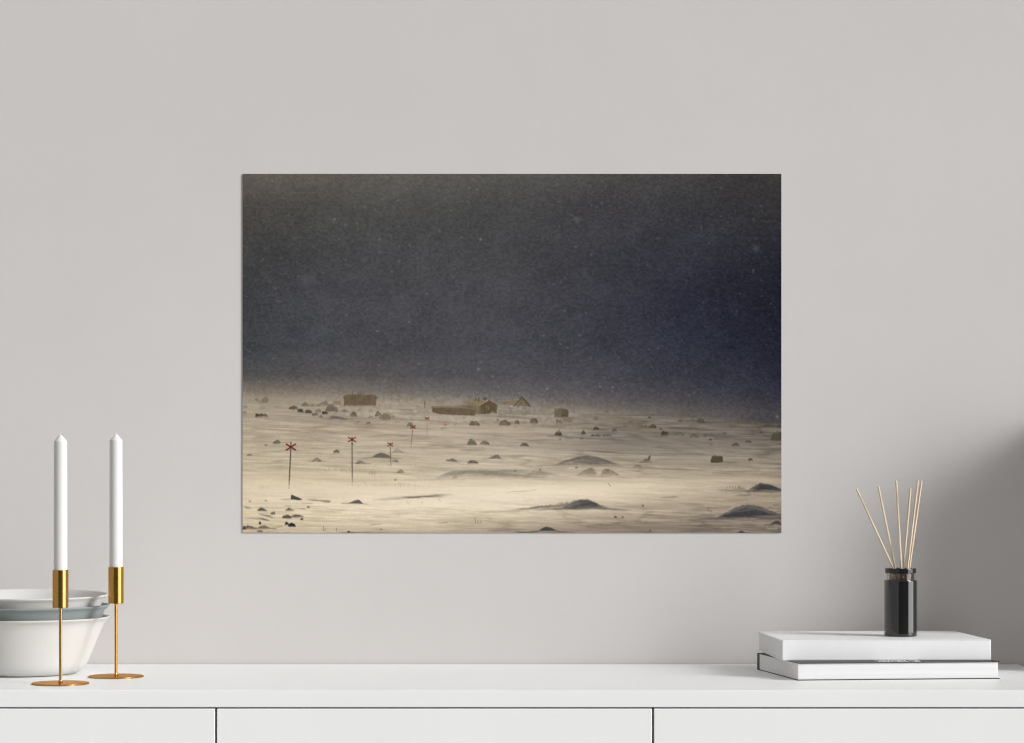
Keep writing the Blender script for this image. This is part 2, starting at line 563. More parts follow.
def make_picture(nx, ny):
    rng = np.random.RandomState(7)
    xs = np.linspace(PX0, PX1, nx)
    ys = np.linspace(PY0, PY1, ny)
    X, Y = np.meshgrid(xs, ys)
    hx, hy = (PX1 - PX0) / (nx - 1), (PY1 - PY0) / (ny - 1)

    def vnoise(sx, sy, seed, oct_=3, slope=0.0):
        """smooth value noise, cells sx by sy pixels"""
        out = np.zeros_like(X)
        amp, tot = 1.0, 0.0
        r = np.random.RandomState(seed)
        for _ in range(oct_):
            gx = (X - PX0) / sx + 2
            gy = (Y + slope * (X - PX0) - PY0 + 80) / sy + 2
            tw_, th_ = int(gx.max()) + 4, int(gy.max()) + 4
            T = r.rand(th_, tw_)
            ix, iy = np.floor(gx).astype(int), np.clip(np.floor(gy).astype(int), 0, th_ - 2)
            fx, fy = gx - ix, gy - iy
            fx = fx * fx * (3 - 2 * fx)
            fy = fy * fy * (3 - 2 * fy)
            v = (T[iy, ix] * (1 - fx) + T[iy, ix + 1] * fx) * (1 - fy) + (T[iy + 1, ix] * (1 - fx) + T[iy + 1, ix + 1] * fx) * fy
            out += amp * (v - 0.5)
            tot += amp
            amp *= 0.55
            sx, sy = max(sx / 2, 1.0), max(sy / 2, 0.8)
        return out / tot

    def sstep(a, b, v):
        t = np.clip((v - a) / (b - a), 0, 1)
        return t * t * (3 - 2 * t)

    def table(xk, yk, vals):
        """colours on a coarse grid of control points, interpolated smoothly"""
        vals = np.array(vals, float)
        jx = np.clip(np.searchsorted(xk, xs, 'right') - 1, 0, len(xk) - 2)
        jy = np.clip(np.searchsorted(yk, ys, 'right') - 1, 0, len(yk) - 2)
        xa, ya = np.array(xk, float), np.array(yk, float)
        fx = np.clip((xs - xa[jx]) / (xa[jx + 1] - xa[jx]), 0, 1)[None, :, None]
        fy = np.clip((ys - ya[jy]) / (ya[jy + 1] - ya[jy]), 0, 1)[:, None, None]
        A = vals[jy][:, jx]
        B = vals[jy][:, jx + 1]
        C_ = vals[jy + 1][:, jx]
        D_ = vals[jy + 1][:, jx + 1]
        return (A * (1 - fx) + B * fx) * (1 - fy) + (C_ * (1 - fx) + D_ * fx) * fy

    # --- the dark snowy sky
    xk = [243, 310, 400, 512, 600, 690, 781]
    yk = [174, 205, 250, 300, 345, 375, 392, 402, 412]
    sky = table(xk, yk, [
        [(97, 90, 83), (96, 90, 82), (92, 88, 82), (88, 85, 81), (72, 70, 68), (65, 63, 62), (54, 52, 51)],
        [(78, 74, 69), (76, 74, 70), (78, 77, 74), (76, 75, 74), (66, 64, 66), (58, 57, 60), (50, 48, 49)],
        [(66, 65, 64), (70, 70, 70), (74, 73, 74), (74, 73, 74), (61, 61, 66), (50, 51, 59), (37, 37, 44)],
        [(62, 63, 65), (70, 70, 74), (70, 69, 72), (69, 68, 72), (62, 62, 69), (47, 48, 59), (31, 32, 42)],
        [(64, 66, 69), (71, 72, 76), (72, 71, 74), (69, 69, 74), (62, 62, 69), (46, 48, 60), (32, 33, 44)],
        [(78, 77, 76), (84, 81, 81), (84, 82, 83), (77, 76, 79), (70, 69, 75), (53, 54, 63), (39, 40, 51)],
        [(126, 116, 103), (128, 118, 106), (112, 106, 100), (96, 92, 92), (82, 79, 82), (65, 64, 71), (49, 49, 60)],
        [(156, 144, 126), (158, 146, 128), (150, 138, 122), (120, 112, 105), (96, 91, 89), (77, 74, 75), (58, 57, 64)],
        [(164, 151, 131), (166, 153, 133), (164, 151, 131), (146, 136, 122), (118, 110, 102), (94, 89, 85), (70, 67, 70)],
    ])
    C = sky
    n1 = vnoise(120, 70, 11, 4)
    n2 = vnoise(26, 18, 12, 3)
    C = C + (n1 * 15 + n2 * 8)[..., None] * np.array([1.0, 1.0, 0.95])
    grain = rng.rand(ny, nx) - 0.5
    fine = vnoise(2.4, 1.8, 13, 2)
    C = C + (grain * 7 + fine * 19)[..., None] + (rng.rand(ny, nx, 3) - 0.5) * 8

    # --- the snow field under it
    yk = [392, 402, 412, 425, 440, 455, 470, 482, 492, 503, 514, 524, 533]
    gnd = table(xk, yk, [
        [(150, 138, 120), (152, 140, 122), (150, 138, 120), (140, 130, 116), (126, 117, 106), (110, 104, 96), (92, 88, 84)],
        [(163, 150, 130), (166, 153, 132), (164, 151, 131), (150, 140, 124), (138, 128, 115), (122, 114, 103), (100, 95, 89)],
        [(172, 158, 137), (172, 158, 137), (172, 158, 138), (160, 148, 131), (148, 137, 122), (134, 124, 111), (112, 105, 96)],
        [(184, 169, 145), (182, 167, 144), (184, 169, 146), (176, 162, 141), (146, 135, 120), (138, 127, 114), (120, 111, 100)],
        [(186, 171, 146), (188, 173, 149), (192, 177, 153), (186, 171, 149), (156, 144, 128), (146, 134, 119), (132, 121, 108)],
        [(188, 173, 147), (192, 177, 151), (196, 181, 156), (196, 181, 157), (178, 165, 144), (166, 153, 134), (148, 136, 119)],
        [(196, 181, 154), (198, 183, 155), (200, 185, 159), (198, 184, 160), (192, 177, 153), (178, 164, 142), (160, 147, 127)],
        [(206, 190, 161), (208, 192, 164), (208, 193, 166), (210, 195, 169), (206, 190, 164), (192, 177, 152), (166, 152, 131)],
        [(206, 190, 163), (212, 196, 169), (217, 201, 176), (225, 209, 185), (220, 205, 178), (190, 175, 150), (162, 148, 128)],
        [(208, 192, 164), (213, 197, 170), (221, 206, 182), (223, 208, 184), (206, 191, 165), (178, 163, 140), (158, 144, 124)],
        [(206, 190, 160), (216, 200, 171), (220, 205, 178), (212, 197, 170), (186, 171, 147), (164, 149, 129), (148, 134, 117)],
        [(200, 184, 155), (206, 190, 161), (206, 190, 162), (190, 175, 150), (168, 153, 132), (152, 138, 120), (138, 125, 110)],
        [(180, 165, 140), (190, 174, 147), (178, 163, 140), (165, 150, 131), (148, 134, 117), (132, 120, 107), (130, 117, 103)],
    ])
    # the horizon drops to the right behind blown snow
    hor = np.interp(X, [243, 330, 420, 512, 560, 640, 700, 781], [400, 401, 404, 406, 408, 414, 418, 424])
    soft = np.interp(X, [243, 420, 520, 600, 700, 781], [11, 10, 7, 4.5, 3.5, 3.0])
    soft = soft * (1 + 0.5 * vnoise(45, 30, 15, 2))
    mG = sstep(-1, 1, (Y - hor) / soft)
    st1 = vnoise(70, 5.0, 21, 3, -0.05)
    st2 = vnoise(22, 2.2, 22, 3, -0.03)
    st3 = vnoise(9, 1.6, 23, 2, -0.02)
    calm = np.interp(Y, [400, 430, 470, 484, 500, 512, 533], [0.8, 1.1, 0.9, 0.35, 0.45, 0.9, 1.1])
    rightw = np.interp(X, [243, 560, 640, 781], [0.9, 0.9, 1.25, 1.35])
    rid = 1 - np.abs(vnoise(60, 7.0, 24, 3, -0.05)) * 7.0          # thin wind-cut ridges
    rid = np.clip(rid, 0, 1) ** 2
    thin = vnoise(46, 1.5, 26, 2, -0.035) + 0.6 * vnoise(18, 1.2, 27, 1, -0.02)
    patch = np.clip(0.5 + 2.2 * vnoise(90, 16, 25, 2), 0, 1)
    gn = (st1 * 34 + st2 * 30 + st3 * 14 - rid * patch * 22 + thin * 30 - 1) * calm * rightw
    gnd = gnd + gn[..., None] * np.array([1.0, 0.98, 0.92]) + (grain * 5 + fine * 8)[..., None]
    # the middle distance on the right is greyer, scoured snow
    scour = np.exp(-(((X - 670) / 120.0) ** 2 + ((Y - 445) / 13.0) ** 2)) + 0.55 * np.exp(-(((X - 740) / 90.0) ** 2 + ((Y - 428) / 14.0) ** 2))
    scour = np.clip(scour * (0.8 + st1 * 1.1 + st2 * 1.6 + rid * 0.35), 0, 1.3)
    gnd = gnd * (1 - scour[..., None] * np.array([0.155, 0.15, 0.135]))
    scour2 = np.clip((0.35 + st1 * 1.6 + st2 * 1.4 + rid * 0.3) * calm, 0, 1) * np.interp(Y, [398, 412, 474, 482, 506, 516, 533], [0.6, 1, 0.9, 0.2, 0.2, 0.9, 1])
    gnd = gnd * (1 - scour2[..., None] * np.array([0.075, 0.075, 0.065]) * np.interp(X, [243, 420, 560], [0.5, 0.8, 1.0])[..., None])
    gnd = gnd * (np.interp(X, [243, 420, 560], [1.02, 1.01, 1.0]) * np.interp(Y, [398, 415, 440, 470, 486], [0.93, 0.95, 0.965, 0.97, 1.0]))[..., None]
    C = C * (1 - mG[..., None]) + gnd * mG[..., None]

    # --- brush strokes
    def put(mask, color, sl=None):
        nonlocal C
        c = np.array(color, float)
        if sl is None:
            C = C * (1 - mask[..., None]) + c * mask[..., None]
        else:
            C[sl] = C[sl] * (1 - mask[..., None]) + c * mask[..., None]

    def window_(x0, x1, y0, y1):
        i0 = max(0, int((x0 - PX0) / hx) - 1)
        i1 = min(nx, int((x1 - PX0) / hx) + 3)
        j0 = max(0, int((y0 - PY0) / hy) - 1)
        j1 = min(ny, int((y1 - PY0) / hy) + 3)
        if i1 <= i0 or j1 <= j0:
            return None
        return (slice(j0, j1), slice(i0, i1))

    def seg(x0, y0, x1, y1, w, color, a=1.0, soft=0.45):
        sl = window_(min(x0, x1) - w - 1.5, max(x0, x1) + w + 1.5, min(y0, y1) - w - 1.5, max(y0, y1) + w + 1.5)
        if sl is None:
            return
        x, y_ = X[sl], Y[sl]
        dx, dy = x1 - x0, y1 - y0
        L2 = dx * dx + dy * dy + 1e-9
        t = np.clip(((x - x0) * dx + (y_ - y0) * dy) / L2, 0, 1)
        d = np.hypot(x - x0 - t * dx, y_ - y0 - t * dy)
        put(a * (1 - sstep(w / 2 - soft, w / 2 + soft, d)), color, sl)

    def poly(pts, color, a=1.0, fade=0.0):
        """filled polygon, four by four samples; fade softens its foot into drifting snow"""
        px_ = [p[0] for p in pts]
        py_ = [p[1] for p in pts]
        sl = window_(min(px_) - 1, max(px_) + 1, min(py_) - 1, max(py_) + 1)
        if sl is None:
            return
        x, y_ = X[sl], Y[sl]
        m = np.zeros_like(x)
        for ox in (-0.36, -0.12, 0.12, 0.36):
            for oy in (-0.36, -0.12, 0.12, 0.36):
                ins = np.zeros(x.shape, bool)
                xx, yy = x + ox, y_ + oy
                for k in range(len(pts)):
                    (xa, ya), (xb, yb) = pts[k], pts[k - 1]
                    if ya == yb:
                        continue
                    cond = ((ya > yy) != (yb > yy)) & (xx < (xb - xa) * (yy - ya) / (yb - ya) + xa)
                    ins ^= cond
                m += ins
        m = m / 16.0
        if fade > 0:
            m = m * (1 - sstep(max(py_) - fade, max(py_) + 0.3, y_) * 0.85)
        put(a * m, color, sl)

    def streak(x0, y0, x1, y1, w, color, a=0.8):
        """wind-blown line tapering at both ends"""
        sl = window_(min(x0, x1), max(x0, x1), min(y0, y1) - w * 2 - 1, max(y0, y1) + w * 2 + 1)
        if sl is None:
            return
        x, y_ = X[sl], Y[sl]
        t = np.clip((x - x0) / (x1 - x0), 0, 1)
        d = (y_ - (y0 + (y1 - y0) * t) + st3[sl] * 2.0) / w
        m = np.exp(-d * d * 1.6) * np.sin(PI * t) ** 0.6
        put(a * m * np.clip(0.9 + st2[sl] * 1.6, 0, 1), color, sl)

    def lump(x0, x1, yt, yb_, color, a=1.0, peak=0.5, kind='dome', foot=0.35, dark=None, rough=0.15, seed=0):
        """a rock or drift: crest from a profile, soft foot; dark tints its shaded lower core (as printed)"""
        sl = window_(x0 - 2, x1 + 2, yt - 2, yb_ + 3)
        if sl is None:
            return
        x, y_ = X[sl], Y[sl]
        w_ = x1 - x0
        u = (x - x0) / w_ + vn_rock[sl] * min(0.10, 1.2 / w_)
        uu = np.where(u < peak, u / peak, (1 - u) / (1 - peak))
        uu = np.clip(uu, 0, 1)
        h = yb_ - yt
        if kind == 'dome':
            pr = np.sqrt(np.clip(1 - (1 - uu) ** 1.9, 0, 1))
        elif kind == 'mound':
            pr = 0.55 * uu * uu * (3 - 2 * uu) + 0.45 * np.sin(uu * PI / 2) ** 1.2
        elif kind == 'block':
            pr = np.clip(uu * 6, 0, 1)
        else:
            pr = uu
        # crest broken up along its length, more for stones than for snow
        row = np.interp(x[0], lump_x, lump_n[(seed_of(x0, yt)) % len(lump_n)])[None, :]
        brk = 0.22 + rough * 0.35 if kind != 'mound' else 0.015 + rough * 0.22
        crest = yb_ - h * np.clip(pr * (1 + row * brk), 0, 1.12) + vn_rock[sl] * rough * (0.8 if kind != 'mound' else 0.45) * h
        es = 0.6 if kind != 'mound' else 0.7
        top_e = sstep(-es, es, y_ - crest)
        ft = max(0.9, h * foot)
        yb2 = y_ + st2[sl] * min(h, 5) * 0.7 + vn_rock[sl] * min(h, 3) * 0.2
        bot_e = 1 - sstep(-ft, 0.9, yb2 - yb_)
        side = sstep(0, 0.16 if kind != 'mound' else 0.3, uu)
        m = np.clip(top_e * bot_e * side, 0, 1)
        tone = 1 + vn_rock[sl] * (0.34 if kind != 'mound' else 0.14) + fine[sl] * 0.25 + st2[sl] * (0.0 if kind != 'mound' else 0.35)
        if yb_ < 470:
            color = np.array(color, float) * np.interp((x0 + x1) / 2, [243, 560, 680, 781], [0.95, 0.95, 0.83, 0.80])
        ccol = np.array(color, float) * tone[..., None]
        mm = (a * m)[..., None]
        C[sl] = C[sl] * (1 - mm) + ccol * mm
        if dark is not None:
            core = sstep(0.05, 0.5, (y_ - crest) / max(h, 1)) * bot_e * side * np.clip(0.62 + vn_rock[sl] * 1.9 + st2[sl] * 0.8, 0, 1)
            put(a * core * 0.9, dark, sl)
        if h > 3.0 and w_ > 12 and kind == 'mound':
            # wind tails on both sides of a drift
            streak(x0 - w_ * 0.35, yb_ + 0.2, x0 + w_ * 0.4, yb_ - h * 0.18, max(0.7, h * 0.09), color, 0.55)
            streak(x1 - w_ * 0.4, yb_ - h * 0.12, x1 + w_ * 0.35, yb_ + 0.4, max(0.7, h * 0.09), color, 0.55)

    lump_x = np.arange(PX0 - 4, PX1 + 6, 0.9)
    lump_n = []
    for k in range(24):
        a_ = np.random.RandomState(100 + k).rand(len(lump_x)) - 0.5
        lump_n.append((a_ + np.roll(a_, 1) * 0.9 + np.roll(a_, 2) * 0.5) * 0.9)

    def seed_of(x0, yt):
        return int(x0 * 7.3 + yt * 3.1)

    vn_rock = vnoise(3.2, 2.4, 31, 2)

    # soft banks and hollows
    def bank(cx, cy, rx_, ry_, color, a):
        sl = window_(cx - rx_ * 2, cx + rx_ * 2, cy - ry_ * 2.2, cy + ry_ * 2.2)
        if sl is None:
            return
        x, y_ = X[sl], Y[sl]
        d = ((x - cx) / rx_) ** 2 + ((y_ - cy + st2[sl] * 3) / ry_) ** 2
        put(a * np.exp(-d * 1.4), color, sl)

    bank(330, 418, 60, 3.0, (146, 134, 117), 0.55)
    bank(440, 413, 34, 3.5, (150, 139, 122), 0.55)
    lump(497, 541, 403.5, 413, (147, 137, 123), 0.85, 0.45, 'mound', 0.6, None, 0.05)
    lump(486, 512, 408, 418, (152, 142, 128), 0.7, 0.3, 'mound', 0.7, None, 0.05)
    lump(565, 588, 411.5, 417.5, (138, 131, 122), 0.85, 0.15, 'mound', 0.4, None, 0.05)
    lump(516, 592, 416.5, 431, (150, 139, 124), 0.85, 0.45, 'mound', 0.55, None, 0.05)
    bank(640, 443, 62, 6.0, (126, 117, 106), 0.8)
    bank(700, 441, 50, 4.0, (136, 126, 113), 0.6)
    bank(590, 447, 60, 5, (150, 139, 123), 0.6)
    bank(720, 447, 60, 5, (146, 135, 120), 0.6)
    bank(745, 432, 50, 4, (138, 127, 112), 0.4)
    bank(700, 462, 60, 5, (158, 146, 128), 0.4)
    bank(620, 486, 70, 5, (226, 211, 184), 0.55)
    bank(530, 491, 90, 6, (234, 219, 194), 0.6)
    bank(430, 502, 70, 4, (230, 214, 188), 0.5)
    bank(590, 530, 80, 3.6, (146, 132, 117), 0.55)
    bank(660, 528, 60, 4, (132, 120, 106), 0.7)
    bank(640, 507, 40, 3.0, (166, 151, 131), 0.65)

    # wind lines across the field
    for (x0, y0, x1, y1, w_, c, a) in [
        (262, 415.8, 352, 425.5, 1.0, (146, 133, 115), 0.75), (310, 419.5, 432, 428.5, 0.9, (160, 147, 128), 0.6), (244, 417, 330, 423, 0.8, (158, 144, 124), 0.5),
        (244, 433, 332, 437.5, 1.3, (164, 150, 128), 0.6), (244, 441.5, 300, 443, 1.0, (164, 150, 129), 0.5), (250, 445.3, 330, 446, 0.8, (160, 147, 126), 0.5),
        (304, 453, 324, 453.2, 0.9, (140, 129, 111), 0.75), (354, 452.2, 378, 452.0, 1.0, (140, 129, 112), 0.75), (330, 449, 420, 447.3, 0.8, (158, 146, 127), 0.7),
        (396, 448.0, 470, 444.4, 0.8, (134, 125, 111), 0.75), (458, 450.2, 487, 449.6, 1.2, (124, 115, 103), 0.8), (455, 446.6, 470, 444.2, 1.3, (146, 136, 121), 0.7),
        (480, 446, 560, 439.6, 0.8, (156, 144, 127), 0.7), (478, 446.6, 530, 445.6, 0.7, (140, 129, 113), 0.6), (330, 457.6, 440, 457.2, 0.9, (152, 140, 121), 0.6),
        (420, 447.4, 434, 447.0, 0.7, (140, 130, 116), 0.7), (398, 409.3, 414, 410.4, 0.9, (126, 116, 101), 0.8),
        (546, 435.6, 568, 435.4, 1.2, (122, 115, 105), 0.85), (572, 434.4, 590, 434.8, 1.3, (126, 118, 108), 0.8), (586, 431.0, 622, 434.2, 1.4, (112, 106, 98), 0.85),
        (598, 430.8, 622, 434.6, 1.1, (108, 103, 97), 0.8), (600, 434.6, 614, 436.4, 1.0, (112, 106, 99), 0.8), (588, 435.2, 612, 436, 1.0, (112, 105, 97), 0.75),
        (564, 438.4, 574, 438.2, 1.0, (116, 108, 98), 0.8), (632, 439.0, 672, 443.6, 1.4, (116, 108, 99), 0.8), (610, 441.6, 650, 445.8, 1.3, (118, 110, 100), 0.75),
        (612, 447.8, 642, 450, 0.8, (132, 122, 109), 0.8), (680, 443.2, 702, 446.8, 1.0, (112, 105, 97), 0.8), (690, 445.4, 760, 450.6, 0.9, (124, 115, 104), 0.7),
        (598, 458.0, 660, 461.4, 1.6, (132, 122, 109), 0.7), (655, 459.6, 686, 459.9, 2.0, (132, 123, 110), 0.75), (620, 464.6, 700, 464.2, 1.0, (146, 134, 118), 0.65),
        (694, 465.6, 760, 463.0, 2.4, (134, 124, 111), 0.75), (716, 461.6, 740, 462.4, 1.4, (112, 104, 94), 0.8), (600, 480, 660, 476, 1.6, (172, 158, 137), 0.5),
        (670, 476.6, 700, 476, 2.2, (162, 149, 130), 0.7), (700, 477.4, 745, 475.6, 2.4, (160, 147, 129), 0.6),
        (243, 463.2, 300, 462.6, 1.0, (160, 146, 124), 0.6), (270, 461.4, 290, 460.8, 0.9, (140, 128, 110), 0.7), (300, 478.5, 378, 480.4, 1.3, (176, 161, 136), 0.6),
        (330, 481.4, 372, 481.6, 0.8, (178, 163, 138), 0.5), (370, 484, 420, 485.5, 1.6, (192, 176, 148), 0.6), (425, 476.4, 440, 476.2, 0.8, (160, 147, 127), 0.6),
        (372, 500.2, 453, 494.6, 1.5, (134, 124, 107), 0.9), (400, 497.4, 440, 495.8, 1.1, (120, 111, 97), 0.85), (505, 492.8, 538, 489.4, 0.9, (184, 168, 143), 0.8),
        (306, 499.6, 331, 501.2, 1.0, (126, 115, 97), 0.85), (322, 501.4, 331, 501.4, 1.4, (122, 112, 96), 0.8), (345, 503.2, 366, 503.4, 0.6, (170, 156, 132), 0.6),
        (280, 499.6, 293, 499, 0.8, (150, 137, 115), 0.8), (300, 503, 314, 503.4, 0.8, (150, 137, 115), 0.8), (243, 506.4, 252, 508.6, 1.2, (126, 115, 98), 0.8),
        (258, 513.4, 276, 518.4, 0.9, (116, 106, 91), 0.85), (258, 518.0, 270, 520.4, 1.0, (96, 88, 77), 0.85), (243, 518, 262, 519, 0.8, (140, 128, 108), 0.7),
        (270, 526.6, 284, 526.2, 0.7, (120, 110, 95), 0.8), (284, 505.6, 292, 506.2, 0.8, (150, 137, 116), 0.7), (297, 508.4, 306, 508.8, 0.8, (140, 128, 108), 0.7),
        (290, 521.4, 345, 520.8, 0.7, (178, 162, 136), 0.6), (370, 524.4, 382, 524.2, 0.8, (130, 119, 103), 0.8), (436, 522.4, 452, 522, 0.7, (150, 137, 117), 0.8),
        (452, 521.6, 462, 521.4, 0.7, (160, 146, 125), 0.7), (472, 512.4, 530, 510.6, 1.0, (168, 153, 130), 0.75), (486, 530.6, 526, 529.8, 1.4, (116, 106, 96), 0.8),
        (420, 515, 470, 514.4, 0.9, (192, 177, 151), 0.6), (520, 518, 560, 517.4, 0.9, (180, 165, 141), 0.6), (600, 517.4, 640, 515, 1.0, (184, 168, 144), 0.6),
        (658, 497.2, 679, 497.0, 0.9, (116, 108, 96), 0.85), (590, 517.6, 640, 517.0, 0.9, (160, 146, 126), 0.6), (675, 517.6, 712, 517, 1.1, (122, 113, 101), 0.75),
        (676, 511, 705, 511.4, 1.2, (146, 134, 117), 0.7), (640, 524, 700, 522, 1.0, (142, 129, 113), 0.6), (678, 530.4, 722, 530.6, 1.8, (104, 96, 88), 0.8),
        (600, 527.4, 690, 528.6, 2.0, (128, 116, 103), 0.6), (690, 519.6, 781, 521.6, 0.9, (150, 137, 119), 0.6), (735, 495.2, 752, 494.8, 1.1, (104, 93, 80), 0.85),
        (724, 499.6, 752, 500.2, 0.9, (128, 117, 103), 0.8), (716, 489.6, 752, 490.4, 1.0, (122, 113, 101), 0.75), (690, 509.6, 714, 511.6, 1.1, (120, 111, 99), 0.75),
        (690, 516.4, 722, 514.8, 1.4, (110, 102, 92), 0.75), (752, 494.8, 766, 496.2, 0.7, (130, 118, 103), 0.7), (772, 504.4, 781, 504.8, 0.8, (112, 102, 92), 0.8),
        (712, 525.6, 781, 528.2, 0.8, (126, 114, 101), 0.6), (540, 466, 562, 464.6, 0.8, (142, 131, 115), 0.7), (505, 470.6, 545, 470.2, 1.0, (164, 151, 131), 0.6),
    ]:
        streak(x0, y0, x1, y1, w_, c, a)

    # far rocks, left to right
    L = lump
    L(260.6, 268.6, 396.8, 402.6, (124, 112, 95), 0.9, 0.5, 'dome', 0.4)
    L(254, 258.4, 397.6, 401, (138, 126, 108), 0.8)
    L(258.5, 263, 400.6, 403, (142, 130, 112), 0.8)
    L(242, 248, 404.8, 407.8, (142, 130, 112), 0.8)
    L(243, 246.4, 411, 413, (112, 102, 90), 0.8)
    L(258.5, 267, 404.6, 408.4, (148, 136, 118), 0.85, 0.5, 'mound')
    L(274, 282, 405.6, 408, (150, 138, 119), 0.8)
    L(288.6, 299, 406, 409.6, (92, 84, 70), 0.95, 0.3)
    L(297.2, 304, 408.8, 412, (74, 68, 57), 0.95, 0.35)
    L(304.6, 312.6, 409.8, 412.8, (84, 77, 67), 0.95, 0.55)
    L(301, 309.4, 402.4, 406.2, (122, 111, 94), 0.9)
    L(310, 314.4, 403.8, 406.4, (140, 128, 110), 0.8)
    L(314.4, 331, 401, 406.2, (116, 107, 93), 0.95, 0.7, 'mound', 0.4)
    L(325, 338.9, 404.3, 413, (110, 102, 90), 1.0, 0.45, 'dome', 0.3, (94, 86, 74), 0.05)
    L(315, 321.4, 409, 412.4, (124, 115, 101), 0.9)
    L(321.6, 328, 410.8, 414.2, (74, 66, 52), 0.95, 0.35)
    L(311.6, 318.6, 412.8, 415.4, (106, 99, 91), 0.9)
    L(318.6, 323, 415, 417.8, (112, 104, 93), 0.85)
    L(328, 350, 415.6, 419.2, (118, 110, 101), 0.85, 0.2, 'mound', 0.4, None, 0.3)
    L(255.2, 263, 413.6, 417.2, (72, 64, 48), 0.95, 0.3, 'block', 0.3)
    L(260, 268.6, 413.8, 417.2, (94, 87, 77), 0.95, 0.3)
    L(250, 271, 416.2, 418, (150, 137, 117), 0.8, 0.5, 'mound')
    L(272.6, 281, 439.8, 443.8, (100, 92, 81), 0.9, 0.6)
    L(264.4, 267.4, 444.2, 445.8, (100, 92, 80), 0.8)
    L(333.2, 340, 449.8, 452.8, (104, 96, 86), 0.9)
    L(246.6, 253, 453.8, 456, (122, 111, 95), 0.9)
    L(310.6, 323, 457.6, 461.2, (132, 121, 104), 0.85, 0.5, 'mound')
    L(339, 349.6, 409.2, 412.2, (122, 112, 98), 0.85, 0.5, 'mound')
    L(349.8, 357.4, 411.8, 416.8, (108, 99, 85), 0.95)
    L(357, 362, 409, 411, (150, 138, 120), 0.8)
    L(368, 374, 409.4, 413.6, (146, 134, 117), 0.8)
    L(367.6, 373.6, 415.8, 418.4, (140, 129, 112), 0.8)
    L(374.8, 382.6, 411.6, 416.4, (112, 103, 89), 0.95)
    L(382, 395.4, 412.2, 418.4, (136, 126, 111), 0.95, 0.25)
    L(379, 391, 413.4, 420.6, (124, 113, 97), 0.95, 0.4)
    L(365.6, 371, 421.8, 424.4, (106, 99, 91), 0.9)
    L(362, 377, 423.2, 424.6, (140, 130, 115), 0.7, 0.5, 'mound')
    L(406.6, 413.8, 422.4, 426.6, (124, 120, 111), 0.95, 0.5, 'dome', 0.3, (104, 99, 90))
    L(414, 432, 409.4, 413.4, (144, 134, 118), 0.75, 0.6, 'mound', 0.5, None, 0.3)

    # dunes and nearer rocks
    L(369, 394.4, 452.4, 458.4, (116, 107, 95), 0.95, 0.5, 'mound', 0.3, (104, 96, 85))
    L(391, 405, 449, 452.8, (150, 139, 122), 0.8, 0.4, 'mound')
    L(354, 367.6, 460.2, 463.8, (132, 122, 106), 0.9, 0.45, 'mound')
    L(392, 398.6, 459.6, 461.8, (134, 124, 108), 0.9)
    L(396, 405, 469.4, 472.4, (134, 123, 107), 0.9, 0.5, 'mound')
    L(445.6, 457, 458.4, 461.6, (120, 110, 96), 0.9, 0.6)
    L(466.6, 478.8, 460.4, 464.2, (112, 103, 90), 0.95, 0.5)
    L(486.6, 501.4, 454.8, 458.6, (124, 114, 101), 0.95, 0.72, 'mound', 0.3, None, 0.3)
    L(467, 477, 439.2, 445.4, (116, 109, 98), 1.0, 0.45, 'dome', 0.2, (92, 84, 74))
    L(480, 489.6, 440.8, 444.4, (112, 105, 96), 1.0, 0.45, 'dome', 0.2)
    L(469, 480, 420.8, 426.8, (104, 94, 78), 0.95, 0.4, 'dome', 0.4, None, 0.15)
    bank(479, 428.6, 12, 2.0, (156, 145, 128), 0.7)
    L(498.6, 512, 420.6, 426.2, (104, 94, 78), 0.95, 0.4, 'dome', 0.4, None, 0.3)
    L(514.2, 519.8, 420.2, 424, (106, 96, 80), 0.95)
    L(496.6, 499, 418.8, 420.8, (116, 106, 92), 0.9)
    L(529.6, 538, 418.4, 423.4, (104, 94, 78), 0.95, 0.45, 'dome', 0.4)
    L(514, 517, 426.4, 428.2, (140, 129, 112), 0.8)
    L(440, 449, 427.4, 429.6, (150, 137, 120), 0.8, 0.4)
    L(519.6, 529.4, 443.2, 446.2, (106, 97, 82), 0.95, 0.55)
    L(554.4, 562.2, 430.6, 436, (76, 68, 53), 1.0, 0.5, 'dome', 0.15, None, 0.3)
    L(580.8, 586, 428.6, 434.6, (80, 72, 56), 1.0, 0.45, 'tri', 0.15, None, 0.3)
    L(592.6, 599.8, 426.8, 429.8, (78, 70, 54), 1.0, 0.4, 'dome', 0.2)
    L(590.6, 595, 434.4, 436.4, (84, 77, 68), 0.9)
    L(594.4, 601, 434.2, 436.4, (98, 91, 82), 0.9)
    L(602, 612, 433.6, 436.4, (98, 92, 86), 0.9)
    L(579.6, 583.6, 437.6, 439.4, (112, 104, 93), 0.9)
    L(558.8, 561.4, 438.4, 440, (112, 104, 93), 0.9)
    L(592.8, 598.4, 416.6, 420, (128, 117, 100), 0.9)
    L(540, 546, 403.4, 407, (126, 114, 96), 0.9, 0.5, 'block')
    L(611.6, 617.4, 428.8, 431.4, (96, 86, 70), 0.95)
    L(626.6, 638.6, 421.8, 427.6, (130, 118, 99), 0.9, 0.35, 'dome', 0.5, None, 0.4)
    L(637.6, 648, 425.4, 428.2, (120, 109, 91), 0.9, 0.5, 'dome', 0.4, None, 0.4)
    L(648, 656.6, 424.4, 428.2, (96, 86, 68), 0.95, 0.5, 'dome', 0.3)
    L(658.6, 662.6, 428, 430.4, (116, 105, 88), 0.9)
    L(660.6, 668.8, 430.4, 435.2, (84, 75, 59), 1.0, 0.4, 'dome', 0.25)
    L(672.6, 685, 432, 436, (118, 107, 91), 0.9, 0.4, 'dome', 0.4, None, 0.3)
    L(689.4, 699, 433.8, 437.4, (122, 111, 95), 0.9, 0.5, 'dome', 0.4)
